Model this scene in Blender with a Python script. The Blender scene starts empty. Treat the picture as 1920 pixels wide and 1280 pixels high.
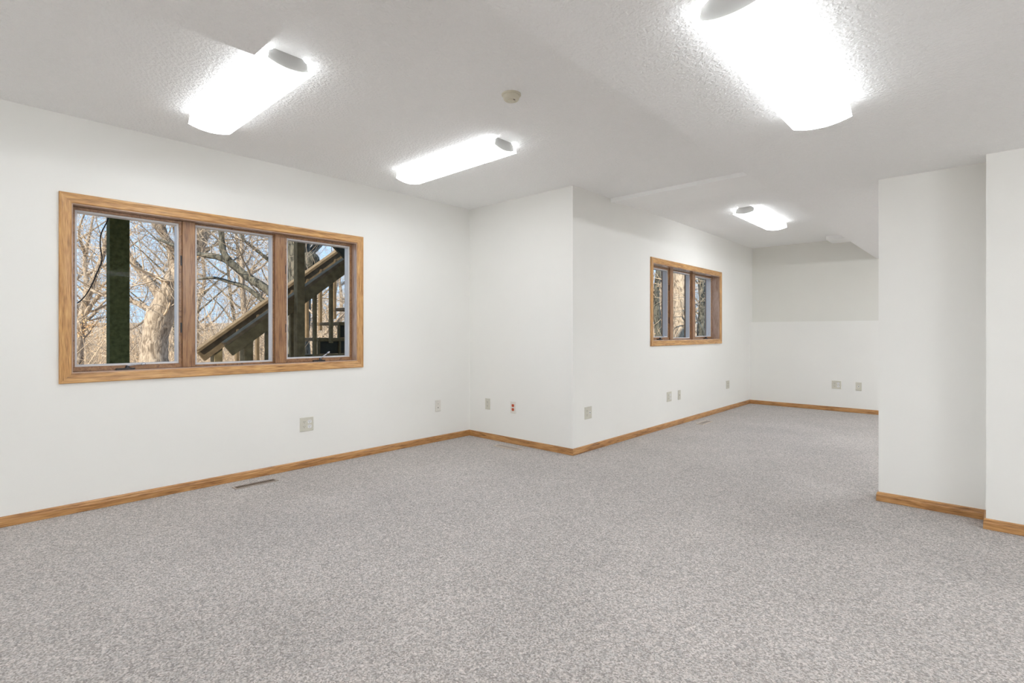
import bpy, math, random
from mathutils import Vector, Matrix
random.seed(7)
scene = bpy.context.scene
C = scene.collection

# ------------------------------------------------------------------ camera, sky, sun, exposure
CAM_H = 1.111
cd = bpy.data.cameras.new('camera'); cam = bpy.data.objects.new('camera', cd); C.objects.link(cam)
cd.sensor_fit = 'HORIZONTAL'; cd.sensor_width = 36.0; cd.lens = 36.0 * 972.84 / 1920.0
cd.shift_y = -(640.0 - 623.05) / 1920.0
cd.clip_start = 0.05; cd.clip_end = 400
cam.location = (0, 0, CAM_H); cam.rotation_euler = (math.radians(90), 0, 0.745)
scene.camera = cam

wd = bpy.data.worlds.new('sky'); scene.world = wd; wd.use_nodes = True
nt = wd.node_tree; bg = nt.nodes['Background']
tcw = nt.nodes.new('ShaderNodeTexCoord'); sxw = nt.nodes.new('ShaderNodeSeparateXYZ'); rw = nt.nodes.new('ShaderNodeValToRGB')
nt.links.new(tcw.outputs['Generated'], sxw.inputs[0]); nt.links.new(sxw.outputs['Z'], rw.inputs[0]); nt.links.new(rw.outputs[0], bg.inputs[0])
rw.color_ramp.elements[0].position = 0.0; rw.color_ramp.elements[0].color = (0.48, 0.70, 0.96, 1)     # clear blue sky, paler at the horizon
rw.color_ramp.elements[1].position = 0.6; rw.color_ramp.elements[1].color = (0.27, 0.50, 0.90, 1)
bg.inputs[1].default_value = 1.0

sl = bpy.data.lights.new('sun', 'SUN'); sl.energy = 5.0; sl.angle = math.radians(0.6); sl.color = (1.0, 0.9, 0.76)
sun = bpy.data.objects.new('sun', sl); C.objects.link(sun)
sun.location = (30, -4, 25)
sun.rotation_euler = Vector((0.28, -0.76, 0.58)).to_track_quat('Z', 'Y').to_euler()

vs = scene.view_settings; vs.view_transform = 'Standard'; vs.look = 'None'; vs.exposure = 0.54; vs.gamma = 1.0; vs.use_curve_mapping = False
scene.cycles.use_denoising = True
scene.cycles.max_bounces = 10; scene.cycles.diffuse_bounces = 7; scene.cycles.adaptive_threshold = 0.05
scene.cycles.transparent_max_bounces = 16
scene.cycles.sample_clamp_indirect = 6.0
LAMP = (7.5, 2.3)        # radiance of the diffuser bottom and of its side walls: the pair near the left wall
LAMP_R = (11.0, 2.3)     # right hand row
LAMP_F = (8.5, 2.3)     # far room
LAMP_O = (18.0, 48.0)    # out of view at right
FILL_B = (12.0, 34.0)    # added fill lights, unseen behind the camera
FILL_L = (5.0, 12.0)     # added fill light, unseen behind the camera at left
FILL_H = (21.0, 30.0)    # added fill lights, unseen in the far room

# ------------------------------------------------------------------ room dimensions (metres)
H = 2.44; HS = 2.119                 # ceiling, dropped soffit
XL = -4.147                          # left wall
YC = 3.819                           # short wall at the jog
XF = -2.775                          # far left wall
YF = 8.498; YFU = 8.62; ZL = 1.272   # far wall, upper far wall, ledge height
Y4 = 4.164; X4 = -0.544              # right wall and its free end
Y5 = 3.980; X5 = -0.019              # nearer right wall
XS = -1.143                          # edge of the right soffit
XLS = -1.967; YLS = 0.752            # corner of the left soffit
XR = 3.30; YB = -2.60                # side and back walls behind the camera
T = 0.20

# ------------------------------------------------------------------ materials
def new_mat(name):
    m = bpy.data.materials.new(name); m.use_nodes = True
    return m, m.node_tree.nodes, m.node_tree.links, m.node_tree.nodes['Principled BSDF']
def N(nodes, t, **kw):
    n = nodes.new(t)
    for k, v in kw.items(): setattr(n, k, v)
    return n
def ramp(nodes, stops):
    r = nodes.new('ShaderNodeValToRGB'); e = r.color_ramp.elements
    while len(e) < len(stops): e.new(0.5)
    for q, (p, c) in zip(e, stops): q.position = p; q.color = (*c, 1)
    return r
def plain(name, col, rough=0.5, metal=0.0, bump=None, vary=0.06, vscale=8.0, spec=0.5):
    m, nd, lk, b = new_mat(name)
    tc = N(nd, 'ShaderNodeTexCoord'); nz = N(nd, 'ShaderNodeTexNoise')
    nz.inputs['Scale'].default_value = vscale; nz.inputs['Detail'].default_value = 3
    lk.new(tc.outputs['Object'], nz.inputs['Vector'])
    lo = tuple(c * (1 - vary) for c in col); hi = tuple(min(1, c * (1 + vary)) for c in col)
    r = ramp(nd, [(0.3, lo), (0.7, hi)]); lk.new(nz.outputs['Fac'], r.inputs[0]); lk.new(r.outputs[0], b.inputs['Base Color'])
    b.inputs['Roughness'].default_value = rough; b.inputs['Metallic'].default_value = metal
    b.inputs['Specular IOR Level'].default_value = spec
    if bump:
        n2 = N(nd, 'ShaderNodeTexNoise'); n2.inputs['Scale'].default_value = bump[0]; n2.inputs['Detail'].default_value = 2
        lk.new(tc.outputs['Object'], n2.inputs['Vector'])
        bp = N(nd, 'ShaderNodeBump'); bp.inputs['Strength'].default_value = bump[1]; bp.inputs['Distance'].default_value = bump[2]
        lk.new(n2.outputs['Fac'], bp.inputs['Height']); lk.new(bp.outputs[0], b.inputs['Normal'])
    return m
def wood(name, dark, mid, light, rough=0.38, coat=0.25):
    # grain runs along each piece's own X axis
    m, nd, lk, b = new_mat(name)
    tc = N(nd, 'ShaderNodeTexCoord'); oi = N(nd, 'ShaderNodeObjectInfo')
    off = N(nd, 'ShaderNodeVectorMath', operation='SCALE'); off.inputs[0].default_value = (37, 11, 5); lk.new(oi.outputs['Random'], off.inputs['Scale'])
    ad = N(nd, 'ShaderNodeVectorMath', operation='ADD'); lk.new(tc.outputs['Object'], ad.inputs[0]); lk.new(off.outputs[0], ad.inputs[1])
    mp = N(nd, 'ShaderNodeMapping'); mp.inputs['Scale'].default_value = (2.2, 26, 26); lk.new(ad.outputs[0], mp.inputs['Vector'])
    n1 = N(nd, 'ShaderNodeTexNoise'); n1.inputs['Scale'].default_value = 1.6; n1.inputs['Detail'].default_value = 4; n1.inputs['Distortion'].default_value = 1.2
    lk.new(mp.outputs[0], n1.inputs['Vector'])
    mp2 = N(nd, 'ShaderNodeMapping'); mp2.inputs['Scale'].default_value = (14, 320, 320); lk.new(ad.outputs[0], mp2.inputs['Vector'])
    n2 = N(nd, 'ShaderNodeTexNoise'); n2.inputs['Scale'].default_value = 1.0; n2.inputs['Detail'].default_value = 2
    lk.new(mp2.outputs[0], n2.inputs['Vector'])
    mx = N(nd, 'ShaderNodeMix', data_type='FLOAT'); mx.inputs[0].default_value = 0.48
    lk.new(n1.outputs['Fac'], mx.inputs[2]); lk.new(n2.outputs['Fac'], mx.inputs[3])
    r = ramp(nd, [(0.34, dark), (0.47, mid), (0.62, light)]); lk.new(mx.outputs[0], r.inputs[0]); lk.new(r.outputs[0], b.inputs['Base Color'])
    b.inputs['Roughness'].default_value = rough; b.inputs['Coat Weight'].default_value = coat; b.inputs['Coat Roughness'].default_value = 0.25
    bp = N(nd, 'ShaderNodeBump'); bp.inputs['Strength'].default_value = 0.12; bp.inputs['Distance'].default_value = 0.002
    lk.new(n2.outputs['Fac'], bp.inputs['Height']); lk.new(bp.outputs[0], b.inputs['Normal'])
    return m

def ceiling_mat():
    m, nd, lk, b = new_mat('sprayed ceiling texture')
    tc = N(nd, 'ShaderNodeTexCoord')
    n1 = N(nd, 'ShaderNodeTexNoise'); n1.inputs['Scale'].default_value = 62; n1.inputs['Detail'].default_value = 3; n1.inputs['Roughness'].default_value = 0.55
    lk.new(tc.outputs['Object'], n1.inputs['Vector'])
    r = ramp(nd, [(0.40, (0, 0, 0)), (0.62, (1, 1, 1))]); lk.new(n1.outputs['Fac'], r.inputs[0])
    bp = N(nd, 'ShaderNodeBump'); bp.inputs['Strength'].default_value = 0.55; bp.inputs['Distance'].default_value = 0.005
    lk.new(r.outputs[0], bp.inputs['Height']); lk.new(bp.outputs[0], b.inputs['Normal'])
    b.inputs['Base Color'].default_value = (0.955, 0.955, 0.95, 1); b.inputs['Roughness'].default_value = 0.9; b.inputs['Specular IOR Level'].default_value = 0.2
    return m
def carpet_mat():
    m, nd, lk, b = new_mat('speckled grey brown carpet')
    tc = N(nd, 'ShaderNodeTexCoord')
    n1 = N(nd, 'ShaderNodeTexVoronoi'); n1.inputs['Scale'].default_value = 190           # one random shade per tuft
    n3 = N(nd, 'ShaderNodeTexVoronoi'); n3.inputs['Scale'].default_value = 95; n3.inputs['Randomness'].default_value = 1.0
    n2 = N(nd, 'ShaderNodeTexNoise'); n2.inputs['Scale'].default_value = 1.3; n2.inputs['Detail'].default_value = 3
    for n in (n1, n2, n3): lk.new(tc.outputs['Object'], n.inputs['Vector'])
    s1 = N(nd, 'ShaderNodeSeparateColor'); s3 = N(nd, 'ShaderNodeSeparateColor'); lk.new(n1.outputs['Color'], s1.inputs[0]); lk.new(n3.outputs['Color'], s3.inputs[0])
    r = ramp(nd, [(0.0, (0.26, 0.236, 0.22)), (0.5, (0.42, 0.39, 0.372)), (1.0, (0.61, 0.575, 0.555))]); lk.new(s1.outputs[0], r.inputs[0])
    r3 = ramp(nd, [(0.0, (0.86, 0.87, 0.875)), (1.0, (1.15, 1.125, 1.11))]); lk.new(s3.outputs[1], r3.inputs[0])
    mul = N(nd, 'ShaderNodeMix', data_type='RGBA', blend_type='MULTIPLY'); mul.inputs[0].default_value = 1
    lk.new(r.outputs[0], mul.inputs[6]); lk.new(r3.outputs[0], mul.inputs[7])
    r2 = ramp(nd, [(0.35, (0.93, 0.93, 0.93)), (0.65, (1.05, 1.05, 1.05))]); lk.new(n2.outputs['Fac'], r2.inputs[0])
    mu2 = N(nd, 'ShaderNodeMix', data_type='RGBA', blend_type='MULTIPLY'); mu2.inputs[0].default_value = 1
    lk.new(mul.outputs[2], mu2.inputs[6]); lk.new(r2.outputs[0], mu2.inputs[7]); lk.new(mu2.outputs[2], b.inputs['Base Color'])
    bp = N(nd, 'ShaderNodeBump'); bp.inputs['Strength'].default_value = 0.3; bp.inputs['Distance'].default_value = 0.004
    lk.new(n1.outputs['Distance'], bp.inputs['Height']); lk.new(bp.outputs[0], b.inputs['Normal']); bp.invert = True
    b.inputs['Roughness'].default_value = 0.95; b.inputs['Specular IOR Level'].default_value = 0.1
    b.inputs['Sheen Weight'].default_value = 0.15
    return m
def bark_mat(name, dark, light, scale=9.0):
    m, nd, lk, b = new_mat(name)
    tc = N(nd, 'ShaderNodeTexCoord')
    mp = N(nd, 'ShaderNodeMapping'); mp.inputs['Scale'].default_value = (1, 1, 0.35); lk.new(tc.outputs['Object'], mp.inputs['Vector'])
    n1 = N(nd, 'ShaderNodeTexNoise'); n1.inputs['Scale'].default_value = scale; n1.inputs['Detail'].default_value = 6; n1.inputs['Distortion'].default_value = 1.0
    lk.new(mp.outputs[0], n1.inputs['Vector'])
    r = ramp(nd, [(0.36, dark), (0.60, light)]); lk.new(n1.outputs['Fac'], r.inputs[0]); lk.new(r.outputs[0], b.inputs['Base Color'])
    bp = N(nd, 'ShaderNodeBump'); bp.inputs['Strength'].default_value = 0.9; bp.inputs['Distance'].default_value = 0.035
    lk.new(n1.outputs['Fac'], bp.inputs['Height']); lk.new(bp.outputs[0], b.inputs['Normal'])
    b.inputs['Roughness'].default_value = 0.95
    return m
def emit_mat(name, col, s):
    m, nd, lk, b = new_mat(name)
    b.inputs['Base Color'].default_value = (0.9, 0.9, 0.9, 1); b.inputs['Roughness'].default_value = 0.3
    b.inputs['Emission Color'].default_value = (*col, 1); b.inputs['Emission Strength'].default_value = s
    return m
def glass_mat():
    m = bpy.data.materials.new('window glass'); m.use_nodes = True; nd = m.node_tree.nodes; lk = m.node_tree.links; nd.clear()
    o = nd.new('ShaderNodeOutputMaterial'); mx = nd.new('ShaderNodeMixShader'); tr = nd.new('ShaderNodeBsdfTransparent'); gl = nd.new('ShaderNodeBsdfGlossy')
    tr.inputs[0].default_value = (0.97, 0.985, 0.98, 1); gl.inputs['Roughness'].default_value = 0.02
    mx.inputs[0].default_value = 0.0006
    lk.new(tr.outputs[0], mx.inputs[1]); lk.new(gl.outputs[0], mx.inputs[2]); lk.new(mx.outputs[0], o.inputs[0])
    return m

M_WALL = plain('warm white wall paint', (0.862, 0.855, 0.825), 0.75, bump=(260, 0.12, 0.001), vary=0.012, vscale=1.5, spec=0.3)
M_WALLU = plain('darker off white wall', (0.785, 0.775, 0.73), 0.75, bump=(260, 0.12, 0.001), vary=0.012, vscale=1.5, spec=0.3)  # slightly darker, warmer tone for the upper far wall
M_CEIL = ceiling_mat(); M_CARPET = carpet_mat()
M_TRIM = plain('white painted drywall', (0.955, 0.955, 0.95), 0.7, vary=0.01)
M_OAK = wood('golden oak', (0.20, 0.085, 0.022), (0.47, 0.235, 0.075), (0.66, 0.385, 0.145))
M_OAKB = wood('oak baseboard', (0.15, 0.06, 0.018), (0.40, 0.19, 0.06), (0.56, 0.31, 0.12))
M_SASH = wood('dark stained sash wood', (0.11, 0.045, 0.018), (0.27, 0.13, 0.056), (0.38, 0.20, 0.085), 0.3, 0.4)
M_JAMB = wood('daylit stained jamb wood', (0.26, 0.15, 0.10), (0.42, 0.28, 0.20), (0.52, 0.37, 0.29), 0.22, 0.6)  # lighter than the sash wood: daylight and sky gloss put into the colour
M_BEAD = plain('grey vinyl glazing bead', (0.66, 0.65, 0.66), 0.35, vary=0.03)
M_GLASS = glass_mat()
M_BRONZE = plain('dark bronze metal', (0.05, 0.048, 0.05), 0.35, 0.8)
M_STEEL = plain('steel', (0.55, 0.55, 0.58), 0.3, 0.9)
M_IVORY = plain('ivory plastic', (0.62, 0.60, 0.52), 0.4, vary=0.02)
M_WHITEP = plain('white plastic', (0.80, 0.80, 0.80), 0.4, vary=0.02)
M_ALMOND = plain('pale almond plastic', (0.74, 0.71, 0.66), 0.4, vary=0.02)
M_RED = plain('orange red plastic', (0.62, 0.10, 0.035), 0.4, vary=0.03)
M_DARK = plain('black slot', (0.02, 0.018, 0.016), 0.6)
M_DET = plain('yellowed detector plastic', (0.66, 0.62, 0.50), 0.45, vary=0.03)
def lamp_mats(v): return [emit_mat('lit lamp diffuser', (0.962, 1.0, 1.032), v[0]), emit_mat('lit diffuser side', (0.962, 1.0, 1.032), v[1])]
ML = {k: lamp_mats(k) for k in (LAMP, LAMP_R, LAMP_F, LAMP_O, FILL_B, FILL_H, FILL_L)}
M_LAMPR = emit_mat('lit diffuser rim', (1.0, 0.99, 0.97), 0.75)
M_FIX = plain('white enamelled steel', (0.78, 0.78, 0.77), 0.4, vary=0.01)
M_ENDP = plain('light grey enamelled end plate', (0.56, 0.56, 0.55), 0.5, vary=0.01)
M_REG = plain('brown register metal', (0.20, 0.15, 0.11), 0.5, 0.3)
M_REGC = plain('taupe register metal', (0.36, 0.31, 0.275), 0.5, 0.1)
M_REGB = plain('beige register metal', (0.58, 0.51, 0.43), 0.5, 0.1)
M_STAIN = plain('olive brown stained lumber', (0.20, 0.155, 0.085), 0.85, bump=(60, 0.3, 0.004), vary=0.22, vscale=14, spec=0.08)
M_STAIN2 = plain('weathered brown lumber', (0.20, 0.145, 0.088), 0.85, bump=(60, 0.3, 0.004), vary=0.2, vscale=12, spec=0.08)
M_POST = plain('dark green stained post', (0.075, 0.082, 0.035), 0.9, bump=(70, 0.3, 0.003), vary=0.3, vscale=30, spec=0.08)
M_STEPD = plain('dark stained panel', (0.05, 0.048, 0.035), 0.9, vary=0.2)
M_BARK = bark_mat('pale oak bark', (0.18, 0.135, 0.095), (0.47, 0.375, 0.28), 17)
M_BARKD = bark_mat('furrowed grey bark', (0.03, 0.029, 0.022), (0.16, 0.145, 0.11), 16)
M_TWIG = plain('tan twig bark', (0.50, 0.38, 0.26), 0.9, vary=0.55, vscale=1.3)
M_TWIGD = plain('grey brown twig bark', (0.34, 0.27, 0.20), 0.9, vary=0.35, vscale=3)
M_LEAF = plain('dry tan leaves', (0.66, 0.42, 0.21), 0.8, vary=0.35, vscale=5)
M_LITTER = plain('leaf litter', (0.42, 0.31, 0.21), 0.95, bump=(8, 0.8, 0.05), vary=0.4, vscale=6)
M_SIDING = plain('tan siding', (0.42, 0.37, 0.30), 0.8, vary=0.05)
M_CABLE = plain('black cable', (0.015, 0.012, 0.012), 0.5)

# ------------------------------------------------------------------ mesh helpers
class MB:
    def __init__(s): s.v = []; s.f = []; s.mi = []
    def box(s, x0, y0, z0, x1, y1, z1, mi=0):
        b = len(s.v); s.v += [(x0,y0,z0),(x1,y0,z0),(x1,y1,z0),(x0,y1,z0),(x0,y0,z1),(x1,y0,z1),(x1,y1,z1),(x0,y1,z1)]
        for q in ((0,3,2,1),(4,5,6,7),(0,1,5,4),(1,2,6,5),(2,3,7,6),(3,0,4,7)): s.f.append(tuple(b+i for i in q)); s.mi.append(mi)
    def loft(s, rings, close=True, caps=True, mi=0):
        b = len(s.v); n = len(rings[0])
        for r in rings: s.v += [tuple(p) for p in r]
        for i in range(len(rings) - 1):
            for j in range(n if close else n - 1):
                k = (j + 1) % n
                s.f.append((b+i*n+j, b+i*n+k, b+(i+1)*n+k, b+(i+1)*n+j)); s.mi.append(mi)
        if caps:
            s.f.append(tuple(b+j for j in reversed(range(n)))); s.mi.append(mi)
            s.f.append(tuple(b+(len(rings)-1)*n+j for j in range(n))); s.mi.append(mi)
    def lathe(s, prof, seg=24, c=(0, 0, 0), mi=0):
        s.loft([[(c[0]+r*math.cos(a*2*math.pi/seg), c[1]+r*math.sin(a*2*math.pi/seg), c[2]+z) for a in range(seg)] for r, z in prof], mi=mi)
    def tube(s, pts, rad, seg=6, mi=0, caps=True):
        pts = [Vector(p) for p in pts]; rings = []; ref = Vector((0.31, 0.17, 0.93))
        for i, p in enumerate(pts):
            d = (pts[min(i+1, len(pts)-1)] - pts[max(i-1, 0)]).normalized()
            if abs(d.dot(ref)) > 0.97: ref = Vector((0.9, 0.4, 0.1))
            a = d.cross(ref).normalized(); c = d.cross(a)
            r = rad[i] if isinstance(rad, (list, tuple)) else rad
            rings.append([p + a*(r*math.cos(q*2*math.pi/seg)) + c*(r*math.sin(q*2*math.pi/seg)) for q in range(seg)])
        s.loft(rings, caps=caps, mi=mi)
    def build(s, name, mats, parent=None, matrix=None, smooth=False, bevel=0.0, recalc=True):
        me = bpy.data.meshes.new(name); me.from_pydata(s.v, [], s.f)
        for m in (mats if isinstance(mats, (list, tuple)) else [mats]): me.materials.append(m)
        for p, q in zip(me.polygons, s.mi): p.material_index = q; p.use_smooth = smooth
        if recalc:
            import bmesh
            bm = bmesh.new(); bm.from_mesh(me); bmesh.ops.recalc_face_normals(bm, faces=bm.faces)
            if bevel: bmesh.ops.bevel(bm, geom=[e for e in bm.edges], offset=bevel, segments=1, affect='EDGES', clamp_overlap=True)
            bm.to_mesh(me); bm.free()
        o = bpy.data.objects.new(name, me); C.objects.link(o)
        if matrix is not None: o.matrix_basis = matrix
        if parent is not None: o.parent = parent
        return o
def frame(o, ax, ay, az):
    m = Matrix.Identity(4)
    for i, a in enumerate((ax, ay, az)):
        for k in range(3): m[k][i] = a[k]
    for k in range(3): m[k][3] = o[k]
    return m
def empty(name, loc, rz=0.0):
    o = bpy.data.objects.new(name, None); C.objects.link(o); o.location = loc; o.rotation_euler = (0, 0, rz); o.empty_display_size = 0.1
    return o
def tag(o, label, cat, group=None):
    o['label'] = label; o['category'] = cat
    if group: o['group'] = group
    return o
def struct(o, label=None):
    o['kind'] = 'structure'
    if label: o['label'] = label
    return o
def boxes(name, mat, lst, label=None, bevel=0):
    m = MB()
    for b in lst: m.box(*b)
    return struct(m.build(name, mat, bevel=bevel), label)

# ------------------------------------------------------------------ room shell
W1 = (0.508, 2.458, 0.859, 1.906)     # opening of the near window: y0 y1 z0 z1
W2 = (5.330, 7.266, 1.017, 1.891)
# carpet floor: one polygon following the plan
YW = Y4 + 0.14                       # back face of the right wall; the far room opens out to the right behind it
plan = [(XL, YB), (XR, YB), (XR, Y5), (X5, Y5), (X5, Y4), (X4, Y4), (X4, YW), (XR, YW), (XR, YF), (XF, YF), (XF, YC), (XL, YC)]
m = MB(); n = len(plan); m.v = [(x, y, 0) for x, y in plan] + [(x, y, -0.1) for x, y in plan]
m.f = [tuple(range(n)), tuple(reversed(range(n, 2*n)))] + [(i, (i+1) % n, n+(i+1) % n, n+i) for i in range(n)]; m.mi = [0]*len(m.f)
struct(m.build('floor', M_CARPET), 'speckled grey brown wall to wall carpet')
ZT = H + 0.15
def wall_with_hole(name, x0, x1, y0, y1, w, label):
    boxes(name, M_WALL, [(x0, y0, -0.1, x1, w[0], ZT), (x0, w[1], -0.1, x1, y1, ZT), (x0, w[0], -0.1, x1, w[1], w[2]), (x0, w[0], w[3], x1, w[1], ZT)], label)
wall_with_hole('wall_left', XL-T, XL, YB-T, YC+T, W1, 'long white wall with the large triple window')
wall_with_hole('wall_far_left', XF-T, XF, YC+T, YFU+T, W2, 'white wall with the smaller triple window')
boxes('wall_corner', M_WALL, [(XL, YC, -0.1, XF, YC+T, ZT)], 'short white wall at the jog')
boxes('wall_far', M_WALL, [(XF, YF, -0.1, XR, YFU, ZL)], 'lower far white wall topped by a shallow ledge')
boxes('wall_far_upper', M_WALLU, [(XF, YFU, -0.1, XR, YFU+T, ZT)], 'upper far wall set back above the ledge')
boxes('wall_right', M_WALL, [(X4, Y4, -0.1, XR, YW, ZT)], 'white wall end beside the far room')
boxes('wall_right_front', M_WALL, [(X5, Y5, -0.1, XR, Y4, ZT)], 'white wall at the right edge')
boxes('wall_side', M_WALL, [(XR, YB-T, -0.1, XR+T, YFU+T, ZT)], 'white wall on the right side')
boxes('wall_back', M_WALL, [(XL, YB-T, -0.1, XR, YB, ZT)], 'white wall behind')
boxes('ceiling', M_CEIL, [(XL, YB, H, XR, Y4, H+0.15), (XL, Y4-0.001, H, XF, YC+T, H+0.15), (XF, Y4, H, XR, YFU, H+0.15)], 'white sprayed texture ceiling')
boxes('ceiling_soffit', M_CEIL, [(XS, YB, HS, XR, YFU, H), (XLS, YB, HS, XS, YLS, H)], 'lower dropped ceiling over the right side')
# wedge shaped ceiling drop: vertical near face, then fading back into the ceiling
m = MB(); a, b = 4.452, 5.07; d = 0.036
m.loft([[(x, a, H), (x, a, H-d), (x, b, H)] for x in (XF, XS)])
struct(m.build('trim_1', M_TRIM), 'shallow white ceiling drop crossing the far room')
boxes('trim_2', M_TRIM, [(-1.673, 8.226, H-0.05, XS, YFU, H)], 'small boxed corner under the far ceiling')
# unseen storey above, a block added to shade the near yard
boxes('wall_upper_shade', M_SIDING, [(XL-T, YB-T, ZT, XR+T, YC+T, 6.6), (XF-T, YC+T, ZT, XR+T, YFU+T, 6.6)], 'unseen upper storey block added to cast shade')

# baseboards -------------------------------------------------------
BBH = 0.060; BBT = 0.012
def baseboard(name, p, q, nrm, c0=0.0, c1=0.0, label=None):
    # from p to q along a wall, profile grows along nrm; c0, c1 = extra length per unit of thickness at the ends (mitres)
    p = Vector((*p, 0)); q = Vector((*q, 0)); L = (q-p).length; ax = (q-p).normalized(); ay = Vector((*nrm, 0)); az = Vector((0, 0, 1))
    if ax.cross(ay).z < 0: ax = -ax; p, q = q, p; c0, c1 = c1, c0
    prof = [(0, 0.001), (BBT, 0.001), (BBT, BBH*0.62), (BBT*0.86, BBH*0.72), (BBT*0.80, BBH*0.88), (BBT*0.45, BBH*0.97), (0, BBH)]
    m = MB(); m.loft([[(-c0*t, t, z) for t, z in prof], [(L+c1*t, t, z) for t, z in prof]])
    return struct(m.build(name, M_OAKB, matrix=frame(p, ax, ay, az)), label)
baseboard('baseboard_left', (XL, YB), (XL, YC), (1, 0), 0, -1, 'oak baseboard along the long left wall')
baseboard('baseboard_corner', (XL, YC), (XF, YC), (0, -1), -1, 1, 'oak baseboard on the short jog wall')
baseboard('baseboard_far_left', (XF, YC), (XF, YF), (1, 0), 1, -1, 'oak baseboard under the smaller window')
baseboard('baseboard_far', (XF, YF), (XR, YF), (0, -1), -1, 0, 'oak baseboard on the far wall')
baseboard('baseboard_right', (X4, Y4), (X5, Y4), (0, -1), 1, -1, 'oak baseboard on the right wall end')
baseboard('baseboard_right_return', (X5, Y4), (X5, Y5), (-1, 0), -1, 1, 'short oak baseboard return at the wall step')
baseboard('baseboard_right_front', (X5, Y5), (XR, Y5), (0, -1), 1, 0, 'oak baseboard at the right edge')
baseboard('baseboard_right_side', (X4, Y4), (X4, YW), (-1, 0), 1, 1, 'oak baseboard on the end of the right wall')
baseboard('baseboard_right_rear', (X4, YW), (XR, YW), (0, 1), 1, 0, 'oak baseboard behind the right wall')
baseboard('baseboard_back', (XL, YB), (XR, YB), (0, 1), 0, 0, 'oak baseboard on the back wall')

# ------------------------------------------------------------------ windows
def oak_piece(name, y0, z0, y1, z1, x0, x1, parent, base, mat, bevel=0.0015):
    # a straight member in the window plane, grain along its longer side; world coordinates in
    dy, dz = y1-y0, z1-z0
    ctr = Vector(((x0+x1)/2, (y0+y1)/2, (z0+z1)/2)) - base
    m = MB()
    if dy >= dz:
        m.box(-dy/2, -dz/2, -(x1-x0)/2, dy/2, dz/2, (x1-x0)/2); M = frame(ctr, (0,1,0), (0,0,1), (1,0,0))
    else:
        m.box(-dz/2, -dy/2, -(x1-x0)/2, dz/2, dy/2, (x1-x0)/2); M = frame(ctr, (0,0,1), (0,-1,0), (1,0,0))
    return m.build(name, mat, parent, M, bevel=bevel)
def ring(mb, y0, y1, z0, z1, w, x0, x1, c, mi=0):
    # rectangular ring (mitred look not needed): four members, world coords minus c
    for a in ((y0, z0, y1, z0+w), (y0, z1-w, y1, z1), (y0, z0+w, y0+w, z1-w), (y1-w, z0+w, y1, z1-w)):
        mb.box(x0-c[0], a[0]-c[1], a[1]-c[2], x1-c[0], a[2]-c[1], a[3]-c[2], mi)
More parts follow.
